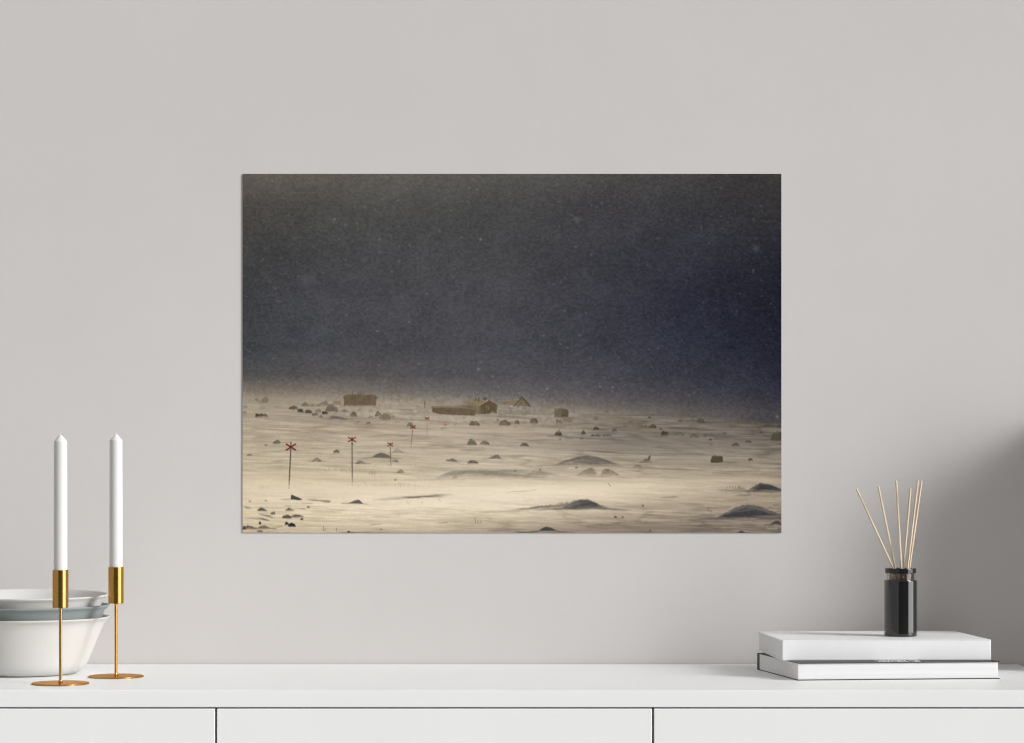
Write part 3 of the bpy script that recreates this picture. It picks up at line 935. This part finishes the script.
    L(703, 708, 433.6, 436.2, (126, 114, 98), 0.9)
    L(603.6, 609.6, 410.4, 413, (126, 115, 101), 0.8)
    L(619.6, 624, 412.6, 415, (124, 113, 99), 0.8)
    L(647.6, 651.4, 416.4, 418.4, (92, 83, 70), 0.9)
    L(677.4, 683, 419.2, 421.4, (110, 100, 86), 0.8)
    L(680, 706, 423.4, 430.6, (132, 121, 105), 0.85, 0.55, 'mound', 0.5, None, 0.3)
    L(696.6, 704.6, 418.2, 422.4, (96, 88, 75), 0.95, 0.4)
    L(690, 694, 418.6, 421, (112, 103, 89), 0.8)
    L(736.6, 743.6, 419.2, 422.2, (102, 93, 78), 0.9)
    L(750.6, 755.6, 421, 423.2, (116, 106, 91), 0.8)
    L(756.4, 762.4, 422.4, 424.6, (114, 105, 91), 0.8)
    L(764, 771, 423.2, 426.8, (88, 80, 66), 0.9)
    L(775.8, 781.6, 424.4, 427.4, (92, 83, 70), 0.9)
    L(729.6, 737, 425.4, 428.2, (122, 111, 95), 0.85)
    L(740, 755, 425.8, 428.2, (126, 115, 100), 0.8, 0.5, 'mound')
    L(711.6, 741, 432.4, 439.4, (122, 115, 105), 0.95, 0.38, 'mound', 0.35, (110, 104, 97))
    L(723, 726, 432.4, 434.4, (86, 79, 70), 0.9)
    L(751.6, 765, 430.4, 437.6, (116, 110, 100), 0.95, 0.38, 'dome', 0.35, (118, 106, 90))
    L(770.4, 784, 431.4, 441.8, (104, 96, 84), 1.0, 0.5, 'dome', 0.2, (74, 66, 51))
    L(730.6, 740.4, 442.6, 445.6, (102, 94, 84), 0.9, 0.5, 'mound')
    L(744.6, 752, 440.4, 442.6, (102, 93, 80), 0.9)
    L(708.6, 712.4, 438.6, 440.4, (84, 76, 66), 0.9)
    poly([(710.6, 462.6), (710.5, 459.8), (712.2, 456.2), (714.4, 455.5), (717.2, 456.2), (720.4, 455.9), (722.8, 456.8), (722.8, 462), (717, 462.8)], (74, 65, 48), 1.0)
    poly([(713.6, 456.2), (720, 456.2), (720.4, 457.2), (713.2, 457.6)], (88, 79, 60), 0.6)
    L(747.6, 753, 458.4, 460.8, (94, 86, 74), 0.95)
    L(709, 713, 443.4, 446, (120, 112, 100), 0.5)
    # weathered stump
    poly([(650.2, 454.8), (650.7, 456.6), (649.6, 460.8), (643.4, 461.2), (644, 459.4), (645.4, 458.6), (647.4, 459), (648.6, 456.4)], (98, 82, 60), 1.0)
    L(637, 654, 459.6, 462.6, (126, 116, 102), 0.85, 0.6, 'mound')
    L(632, 644, 464.2, 467.4, (134, 122, 106), 0.8, 0.45, 'mound')

    # the long pale drifts in the middle distance
    L(547, 626, 455.6, 466.2, (124, 115, 103), 0.95, 0.52, 'mound', 0.45, None, 0.05)
    streak(557, 462.6, 590, 455.8, 1.1, (100, 94, 87), 0.8)
    streak(578, 456.6, 620, 464.0, 1.8, (104, 97, 90), 0.85)
    streak(566, 460.2, 604, 464.2, 1.1, (108, 101, 92), 0.7)
    streak(545, 467.4, 606, 466.4, 1.3, (150, 138, 120), 0.7)
    L(426, 580, 470, 480.6, (146, 135, 118), 0.95, 0.22, 'mound', 0.7, None, 0.04)
    L(520, 572, 470.4, 478.6, (152, 140, 123), 0.7, 0.3, 'mound', 0.7, None, 0.04)
    streak(440, 476.2, 470, 471.6, 1.6, (126, 116, 103), 0.75)
    streak(450, 472.6, 530, 470.8, 1.8, (126, 117, 104), 0.8)
    streak(480, 474.0, 560, 473.8, 2.4, (138, 127, 112), 0.7)
    L(452, 458, 475.6, 478.6, (112, 102, 90), 0.6)
    L(572, 597, 467.8, 476.6, (138, 126, 107), 0.9, 0.8, 'mound', 0.5, None, 0.25)
    L(588, 597, 468, 474.6, (128, 117, 99), 0.7, 0.4, 'dome', 0.6)
    L(599.4, 624, 468.8, 477.6, (136, 123, 103), 0.95, 0.3, 'mound', 0.5, None, 0.12)
    L(600, 611, 469, 476.6, (124, 110, 86), 0.7, 0.5, 'dome', 0.7)
    # cover the feet of the drifts in blown snow
    for cx, cy, rx_, ry_, c, a in [(500, 482.5, 80, 2.6, (210, 195, 169), 0.55), (590, 479.6, 40, 2.2, (206, 191, 164), 0.6), (660, 480, 60, 3.0, (196, 181, 156), 0.4),
                                   (300, 487.5, 60, 4.0, (216, 200, 171), 0.6), (370, 489, 60, 3.5, (222, 206, 178), 0.6), (720, 478, 50, 3, (184, 169, 146), 0.5),
                                   (500, 430.5, 60, 2.2, (190, 176, 153), 0.5), (545, 430.6, 40, 1.8, (182, 168, 147), 0.6)]:
        bank(cx, cy, rx_, ry_, c, a)

    # dark drifts in the foreground
    L(505, 618, 500.2, 510.2, (150, 138, 119), 0.8, 0.72, 'tri', 0.3, None, 0.03)
    L(556, 613, 499.4, 510.0, (98, 92, 86), 1.0, 0.47, 'mound', 0.6, (76, 73, 71), 0.1)
    L(566, 606, 500.9, 508.8, (80, 77, 75), 0.75, 0.5, 'mound', 0.55, (60, 58, 60), 0.3)
    streak(515, 510.2, 575, 503.6, 0.9, (112, 103, 91), 0.85)
    streak(565, 506.6, 590, 501.6, 0.6, (122, 114, 104), 0.7)
    streak(580, 507.8, 600, 502.6, 0.6, (112, 105, 97), 0.6)
    L(742, 792, 483.4, 492.4, (92, 87, 83), 1.0, 0.4, 'mound', 0.55, (62, 61, 63), 0.12)
    L(750, 786, 484.8, 491.2, (64, 62, 64), 0.85, 0.38, 'mound', 0.5, (54, 53, 57), 0.2)
    L(758, 764, 483.2, 485.4, (76, 66, 58), 0.8)
    L(728, 748, 487.4, 490.6, (132, 122, 108), 0.7, 0.7, 'mound')
    L(708, 800, 505.0, 520.4, (98, 92, 86), 1.0, 0.42, 'mound', 0.4, (66, 64, 65), 0.1)
    L(714, 790, 508.4, 518.8, (64, 62, 64), 0.85, 0.42, 'mound', 0.45, (52, 50, 55), 0.2)
    streak(733, 511.6, 760, 508.4, 0.9, (104, 97, 90), 0.7)
    streak(755, 516, 781, 516.8, 1.3, (122, 112, 101), 0.75)
    streak(748, 514, 776, 519.4, 0.7, (108, 100, 92), 0.5)
    L(768, 784, 520.8, 525, (70, 62, 60), 0.95, 0.55, 'mound', 0.3)
    L(735, 747.6, 530.8, 534, (56, 52, 53), 0.95, 0.5, 'mound', 0.2)
    L(536.6, 561, 526.8, 531.2, (70, 66, 64), 1.0, 0.4, 'mound', 0.25, (56, 54, 56))
    streak(513, 532.2, 540, 532.0, 0.7, (44, 41, 42), 0.95)
    streak(535, 532.4, 575, 532.4, 0.5, (84, 76, 70), 0.8)
    # lower left clutter
    poly([(291.0, 499.4), (291.1, 495.4), (292.2, 494.6), (295, 496.2), (298.4, 497.4), (302.8, 499.4), (299, 500.2), (294, 499.6)], (74, 68, 62), 1.0)
    L(346.6, 363.6, 499.8, 503.6, (98, 91, 84), 1.0, 0.68, 'mound', 0.2, (82, 77, 72), 0.08)
    L(256.4, 268.4, 507.4, 510.8, (82, 75, 67), 0.95, 0.4, 'mound', 0.25, None, 0.2)
    L(284.4, 294.6, 507.8, 510.6, (92, 84, 74), 0.95, 0.45, 'mound')
    L(270.4, 275.6, 511.8, 514.8, (108, 98, 86), 0.95, 0.7)
    L(281.8, 292, 514.8, 518.2, (80, 73, 64), 0.95, 0.5, 'dome', 0.3, None, 0.3)
    L(289, 305, 514.4, 516.8, (90, 82, 71), 0.95, 0.5, 'mound', 0.3, None, 0.3)
    L(300, 303.4, 517.8, 520, (82, 75, 68), 0.95)
    L(284.6, 289, 521.8, 525.4, (64, 58, 55), 1.0)
    L(288, 296, 522.8, 527, (48, 46, 48), 1.0, 0.45)
    L(258.6, 261.6, 521.4, 524.2, (62, 56, 52), 1.0)
    L(306.6, 310, 506.2, 508.2, (120, 109, 94), 0.9)
    L(242, 258, 525.4, 529.6, (92, 84, 74), 0.9, 0.3, 'dome', 0.4, None, 0.4)
    L(256, 272, 525.2, 528.6, (96, 88, 77), 0.9, 0.5, 'mound', 0.4, None, 0.4)
    L(242, 246, 526, 530, (70, 63, 57), 0.9)
    L(257, 263, 530.2, 532.4, (100, 91, 79), 0.9)
    L(347, 350.6, 530.8, 533, (64, 58, 54), 1.0)
    streak(336, 532.4, 400, 532.4, 0.5, (100, 91, 80), 0.85)
    streak(243, 532.3, 300, 532.4, 0.5, (134, 121, 103), 0.8)
    # dry grass
    for gx, gy, gh, lean in [(323.4, 530.6, 5, 0.1), (324.6, 530.8, 2.4, 1.6), (336.4, 531.4, 4, 0), (475.6, 522.8, 5.4, -1.2), (477.6, 523, 3, 0.8), (480, 523, 2.6, 1.5), (418.4, 532, 3, -2), (420, 532, 3, 1.6),
                             (433.4, 532, 2, 1), (707.2, 510.6, 3.6, 1.0), (709.6, 511.6, 2.6, -1.2), (711.8, 512.4, 2, -1.5), (730, 488.4, 2.6, -0.5), (732.6, 488.8, 2, 0.5), (735, 488.4, 1.8, 0.8),
                             (738, 487.8, 2, 0.8), (739.4, 487.4, 1.8, 0.4), (726, 488.6, 1.6, 1.4), (748.6, 494.8, 3.2, 0.2), (747.4, 505.6, 2.4, -1), (753, 506, 2, 1), (770, 508.4, 2, -0.6), (451, 521.6, 1.6, 0.3),
                             (610.4, 486.4, 3.6, -3), (408, 503.4, 2.6, -1.4), (409, 503.4, 2, 1.2), (440.6, 501.6, 3.4, -2.6), (421, 503.2, 1.8, 2.6)]:
        col = (82, 70, 58) if gy > 486 and gx < 400 or gx > 470 else (166, 148, 120)
        seg(gx, gy, gx + lean * 0.8, gy - gh * 0.9, 0.6, col, 0.6, 0.4)
    for cx, cy, n_, sp, c in [(342, 471, 14, 8, (160, 145, 118)), (371.6, 474, 12, 3, (150, 134, 104)), (395, 485, 26, 15, (178, 160, 128)), (330, 470.6, 10, 8, (162, 147, 120)), (264, 489, 8, 5, (186, 168, 136)), (383, 466, 12, 12, (170, 155, 128))]:
        for _ in range(n_):
            gx = cx + rng.randn() * sp
            gy = cy + rng.randn() * 1.0
            seg(gx, gy, gx + rng.randn() * 0.6, gy - 1 - rng.rand() * 1.8, 0.7, c, 0.55, 0.4)
    for px_, py_, c in [(615.4, 516.8, (82, 74, 66)), (622.4, 517.0, (96, 88, 78)), (642.8, 505.6, (96, 87, 77)), (650, 530.4, (84, 76, 70)), (395.4, 479.4, (122, 112, 98)), (576.4, 467.2, (110, 101, 90)), (540, 469.6, (116, 106, 94)),
                        (515, 470.6, (108, 99, 88)), (249.6, 501.4, (150, 136, 114)), (266, 500.2, (160, 146, 122)), (381, 529, (140, 128, 110))]:
        L(px_ - 1.4, px_ + 1.6, py_ - 0.9, py_ + 0.9, c, 0.85)

    # thin veils of blown snow drifting across the field and the rocks
    veil = np.clip(vnoise(90, 6.5, 41, 3, -0.03) * 2.6 + 0.12, 0, 1) * np.interp(Y, [398, 410, 470, 482, 505, 533], [0.10, 0.17, 0.26, 0.42, 0.16, 0.08])
    veil = veil * mG * np.interp(X, [560, 640, 781], [1.0, 0.45, 0.25])
    vc = table([243, 420, 600, 781], [395, 440, 490, 533], [
        [(170, 157, 136), (168, 155, 135), (150, 139, 123), (112, 105, 96)], [(196, 180, 154), (196, 181, 156), (170, 157, 137), (150, 138, 121)],
        [(220, 204, 177), (232, 216, 190), (218, 202, 176), (180, 166, 144)], [(196, 180, 152), (198, 182, 156), (176, 161, 139), (146, 133, 117)]])
    C = C * (1 - veil[..., None]) + vc * veil[..., None]

    # the cabins
    W = (101, 88, 69)
    poly([(332.8, 405.6), (332.8, 401.0), (340.9, 401.2), (340.9, 405.4)], (128, 116, 96), 0.9, 2.0)
    poly([(343.8, 406.4), (344.0, 397.6), (376.4, 397.6), (376.2, 406.4)], W, 0.97, 2.2)
    poly([(342.9, 397.6), (345.0, 394.8), (375.2, 394.8), (377.5, 397.4), (376.6, 398.0), (343.6, 398.0)], (101, 89, 69), 1.0)
    seg(343.2, 397.9, 377, 397.9, 0.8, (96, 84, 64), 0.6)
    for cx in (352.6, 358.5, 360.6, 363.1):
        seg(cx, 393.2, cx, 395.2, 1.2, (98, 87, 69), 0.95, 0.35)
    seg(424.8, 402.2, 424.8, 407.6, 1.0, (112, 103, 88), 0.85)
    seg(424.8, 402.0, 424.8, 403.6, 1.7, (112, 103, 88), 0.85)
    seg(416.4, 405, 416.4, 407, 0.8, (130, 120, 104), 0.7)
    seg(379.4, 402.6, 379.4, 405.6, 0.8, (140, 129, 112), 0.5)
    # long low cabin
    poly([(431.4, 406.6), (462, 406.4), (476.2, 408.8), (475.4, 415.8), (452, 414.8), (440, 414.2), (432.6, 412.2)], W, 1.0, 1.0)
    poly([(431.2, 407.6), (431.6, 406.0), (462, 405.8), (474, 407.4), (474.8, 409.4), (462, 408.0)], (126, 113, 90), 0.95)
    # gabled cabin
    poly([(461.6, 405.6), (479.6, 405.2), (480.4, 414.4), (475.6, 414.4), (475.6, 409), (462, 406.6)], (110, 97, 76), 1.0)
    poly([(479.2, 405.2), (488.4, 400.4), (497.2, 405.4), (496.6, 413.2), (480.2, 414.4)], (93, 81, 61), 1.0, 0.8)
    poly([(461.2, 405.6), (469.4, 400.5), (488.6, 400.0), (479.4, 405.5)], (130, 116, 90), 1.0)
    seg(479.2, 405.3, 488.4, 400.3, 0.8, (158, 142, 114), 0.75)
    seg(488.4, 400.3, 497.4, 405.4, 0.9, (88, 76, 58), 0.8)
    seg(477.6, 406, 477.6, 413.4, 1.2, (146, 133, 110), 0.5)
    seg(479.9, 405.8, 480.0, 413.8, 0.8, (150, 136, 111), 0.6)
    seg(486.4, 406.2, 486.4, 410.0, 0.6, (142, 129, 105), 0.7)
    seg(488.4, 406.2, 488.4, 410.0, 0.6, (142, 129, 105), 0.7)
    seg(486.4, 406.1, 488.4, 406.1, 0.6, (142, 129, 105), 0.6)
    seg(475.9, 398.4, 475.9, 400.4, 1.3, (96, 86, 70), 0.9)
    seg(478.7, 398.5, 478.7, 401.0, 1.5, (92, 82, 66), 0.95)
    seg(483.6, 398.9, 485.8, 398.9, 2.2, (88, 78, 63), 0.95)
    L(475, 479, 414, 416, (180, 166, 143), 0.6)
    L(487, 498, 412.0, 415, (150, 140, 126), 0.8, 0.5, 'mound')
    # cabin behind, its roof down to the snow
    poly([(502.8, 401.2), (509, 399.4), (519.4, 399.0), (515.2, 405.4), (503.2, 404.8)], (124, 111, 90), 0.95, 0.6)
    seg(502.6, 401.2, 519, 399.2, 0.8, (144, 131, 107), 0.7)
    poly([(514.6, 406.4), (521.8, 397.6), (529.4, 406.2)], (112, 100, 81), 0.95, 0.8)
    seg(521.8, 397.0, 514.2, 406.0, 1.1, (88, 77, 59), 0.9)
    seg(521.8, 397.0, 530.0, 406.2, 1.5, (84, 73, 56), 0.95)
    seg(521.4, 399.6, 521.4, 404.8, 0.7, (106, 94, 75), 0.7)
    seg(512.8, 397.4, 512.8, 399.4, 1.9, (112, 101, 84), 0.9)
    seg(519.5, 393.4, 519.5, 397.4, 0.6, (98, 92, 86), 0.6)
    # store box
    poly([(554.6, 408.2), (561.4, 408.2), (561.4, 417.6), (554.6, 417.2)], (107, 96, 78), 1.0)
    poly([(561.2, 408.2), (568.2, 409.8), (568.2, 417.4), (561.2, 417.6)], (90, 79, 62), 1.0)
    seg(554.6, 408.3, 561.2, 408.3, 0.7, (138, 125, 103), 0.6)
    poly([(562.4, 417.2), (573.2, 416.8), (573.2, 423.4), (562.4, 423)], (122, 110, 92), 0.95, 3.0)
    L(555.6, 562.8, 419.6, 424, (116, 105, 87), 0.9, 0.5, 'block', 0.5)
    seg(551.2, 413, 551.2, 416, 1.2, (140, 128, 109), 0.6)

    hut = (Y > 394) & (Y < 424) & (X > 330) & (X < 575)
    C += (hut * (vnoise(2.6, 2.2, 51, 2) * 22))[..., None]
    # red trail crosses on poles
    def cross(cx, cy, ax, ay, wd, col, px1, py1, top, pw, pcol, pa=0.9):
        n_ = 10
        for k in range(n_):
            t0, t1 = k / n_, (k + 1) / n_
            aa = pa * (1 if t1 < 0.75 else max(0.15, 1 - (t1 - 0.75) * 3.2))
            seg(cx + (px1 - cx) * t0, cy + (py1 - cy) * t0, cx + (px1 - cx) * t1, cy + (py1 - cy) * t1, pw, pcol, aa, 0.4)
        seg(cx, cy - top, cx, cy, pw, pcol, pa, 0.4)
        seg(cx - ax, cy - ay, cx + ax, cy + ay, wd, col, 0.97, 0.4)
        seg(cx + ax, cy - ay, cx - ax, cy + ay, wd, col, 0.97, 0.4)

    cross(291.0, 447.1, 4.5, 2.9, 1.5, (104, 33, 29), 289.0, 488.6, 5.0, 1.25, (84, 76, 62))
    cross(352.1, 439.5, 3.6, 2.2, 1.2, (114, 46, 39), 352.4, 486.0, 2.6, 1.1, (92, 83, 70))
    seg(352.2, 443.8, 352.4, 444.0, 2.0, (92, 92, 94), 0.95)
    seg(352.1, 438.8, 352.1, 440.2, 1.4, (84, 42, 36), 0.8)
    cross(390.3, 444.5, 2.5, 1.5, 1.1, (118, 62, 52), 390.8, 467.2, 1.6, 0.8, (104, 95, 81), 0.85)
    cross(412.9, 427.0, 2.2, 1.3, 1.3, (124, 60, 50), 411.0, 448.0, 1.0, 0.8, (118, 108, 93), 0.8)
    cross(427.2, 418.4, 1.9, 1.0, 1.0, (124, 60, 54), 427.0, 437.5, 0.8, 0.8, (146, 134, 116), 0.7)
    seg(444.4, 424.2, 446.4, 425.2, 1.2, (150, 108, 94), 0.8)
    seg(446.2, 424.2, 444.6, 425.4, 1.0, (150, 108, 94), 0.7)
    seg(454.4, 425, 457.2, 423.4, 1.0, (152, 112, 98), 0.75)
    seg(463.0, 417.4, 464.4, 417.4, 1.1, (136, 104, 92), 0.7)
    seg(463.6, 417.6, 463.6, 424, 0.6, (156, 144, 126), 0.6)
    seg(465.4, 421, 465.8, 423, 1.0, (150, 122, 106), 0.6)

    # falling snow caught in the light
    for _ in range(1500):
        fx_, fy_ = PX0 + rng.rand() * (PX1 - PX0), PY0 + rng.rand() * 222
        r_ = 0.5 + rng.rand() ** 3 * 0.9
        b_ = 7 + rng.rand() ** 2.5 * 26
        sl = window_(fx_ - 3, fx_ + 3, fy_ - 3, fy_ + 3)
        if sl is None:
            continue
        d2 = (X[sl] - fx_) ** 2 + ((Y[sl] - fy_) * 1.2) ** 2
        C[sl] += (np.exp(-d2 / (r_ * r_)) * b_ * 0.85)[..., None] * np.array([1.0, 0.96, 0.88])
    for fx_, fy_, r_, b_ in [(577.4, 219.4, 3.2, 34), (755.6, 248.6, 3.8, 42), (753.4, 270, 1.2, 60), (576, 247, 1.2, 52), (334.8, 219.6, 1.2, 60), (304.8, 279.6, 4.5, 18), (439.6, 231.4, 1.7, 30), (409, 322, 1.0, 60), (478, 369, 1.5, 44),
                             (479, 369.6, 1.8, 20), (591.4, 205.6, 1.0, 34), (310, 280, 6, 10), (600, 386.6, 1.0, 60), (612.6, 387.2, 1.3, 60), (777, 416.4, 1.4, 60), (547, 388.6, 1.0, 62), (364, 260, 2.6, 16), (516, 330.6, 3.5, 12),
                             (289, 215.6, 1.1, 40), (345.6, 225, 1.5, 26), (399.6, 261.4, 1.6, 34), (480.6, 239.4, 1.3, 48), (736, 314.6, 1.6, 30), (716, 309.4, 2.2, 20), (590, 358.4, 2.0, 24), (281.6, 258.8, 1.6, 30), (647, 265, 1.1, 40), (560, 202, 1.2, 30), (558, 184, 1.2, 40)]:
        sl = window_(fx_ - 3 * r_, fx_ + 3 * r_, fy_ - 3 * r_, fy_ + 3 * r_)
        d2 = (X[sl] - fx_) ** 2 + (Y[sl] - fy_) ** 2
        C[sl] += (np.exp(-d2 / (r_ * r_)) * b_ * 0.55)[..., None] * np.array([1.0, 0.98, 0.93])

    # the small pale signature in the corner, too small to read
    for k, (dx0, up) in enumerate([(0, 1.5), (1.4, 0.8), (2.5, 0.8), (3.7, 0.9), (5.0, 0.8), (6.1, 1.0), (7.4, 1.4), (8.4, 0.8), (9.6, 1.4)]):
        seg(766.8 + dx0, 529.2, 767.3 + dx0, 529.2 - up * 1.4, 0.8, (172, 162, 150), 0.55, 0.45)
        seg(767.2 + dx0, 529.2 - up * 0.8, 768.0 + dx0, 529.1, 0.6, (172, 162, 150), 0.4, 0.45)
    return np.clip(C, 4, 250)


NX, NY = 1078, 718
C = make_picture(NX, NY)
lin = np.where(C / 255 <= 0.04045, C / 255 / 12.92, ((C / 255 + 0.055) / 1.055) ** 2.4)
PRINT_GAIN = 1.035
lin = np.clip(lin * PRINT_GAIN * np.array([1.0, 1.005, 1.03]), 0.003, 0.9)


def wx(px):
    return (px - VX) / PXM


def wz(py):
    return CAMH - (py - VY) / PXM


TH = 0.0010                                            # thickness of the print board
cxp, czp = wx((PX0 + PX1) / 2), wz((PY0 + PY1) / 2)
pr = thing('wall_print', 'large unframed landscape print of red trail crosses and cabins in drifting snow', 'picture', (cxp, 0, czp))
vx = np.linspace(wx(PX0), wx(PX1), NX) - cxp
vz = np.linspace(wz(PY0), wz(PY1), NY) - czp
GXv, GZv = np.meshgrid(vx, vz)
verts = np.stack([GXv, np.full_like(GXv, -TH - 0.0006), GZv], -1).reshape(-1, 3)
idx = np.arange(NX * NY).reshape(NY, NX)
q = np.stack([idx[:-1, :-1], idx[1:, :-1], idx[1:, 1:], idx[:-1, 1:]], -1).reshape(-1, 4)
me = bpy.data.meshes.new('printed_sheet')
me.vertices.add(len(verts))
me.vertices.foreach_set('co', verts.astype(np.float32).ravel())
me.loops.add(q.size)
me.loops.foreach_set('vertex_index', q.astype(np.int32).ravel())
me.polygons.add(len(q))
me.polygons.foreach_set('loop_start', np.arange(0, q.size, 4, dtype=np.int32))
me.polygons.foreach_set('loop_total', np.full(len(q), 4, dtype=np.int32))
me.update(calc_edges=True)
at = me.color_attributes.new('pigment', 'FLOAT_COLOR', 'POINT')
at.data.foreach_set('color', np.concatenate([lin.reshape(-1, 3), np.ones((NX * NY, 1))], 1).astype(np.float32).ravel())
pm = mat('print_paper', (0.5, 0.5, 0.5), 0.8, spec=0.03)
n, l, b = nodes(pm)
va = n.new('ShaderNodeVertexColor')
va.layer_name = 'pigment'
l.new(va.outputs['Color'], b.inputs['Base Color'])
me.materials.append(pm)
sheet = bpy.data.objects.new('printed_sheet', me)
COL.objects.link(sheet)
sheet.parent = pr
obj('backing_board', box(bmesh.new(), (vx[0], -TH - 0.0004, vz[-1]), (vx[-1], -0.0003, vz[0]), 0.0003), M['board_edge'], pr)

# ------------------------------------------------------------------ camera and colour
cam = bpy.data.cameras.new('Camera')
cam.sensor_fit = 'HORIZONTAL'
cam.sensor_width = 36.0
cam.lens = F / 1024.0 * 36.0
cam.shift_x = -(VX - 512.0) / 1024.0
cam.shift_y = (VY - 371.5) / 1024.0
cam.clip_start = 0.05
co_ = bpy.data.objects.new('Camera', cam)
COL.objects.link(co_)
co_.location = (0, -D, CAMH)
co_.rotation_euler = (PI / 2, 0, 0)
SC.camera = co_

SC.view_settings.view_transform = 'Standard'
SC.view_settings.look = 'None'
SC.view_settings.gamma = 1.0
SC.view_settings.use_curve_mapping = False
SC.view_settings.exposure = 0.0
SC.cycles.use_denoising = True
SC.cycles.filter_width = 1.15
SC.cycles.max_bounces = 10
SC.cycles.transmission_bounces = 8
SC.cycles.sample_clamp_indirect = 6.0
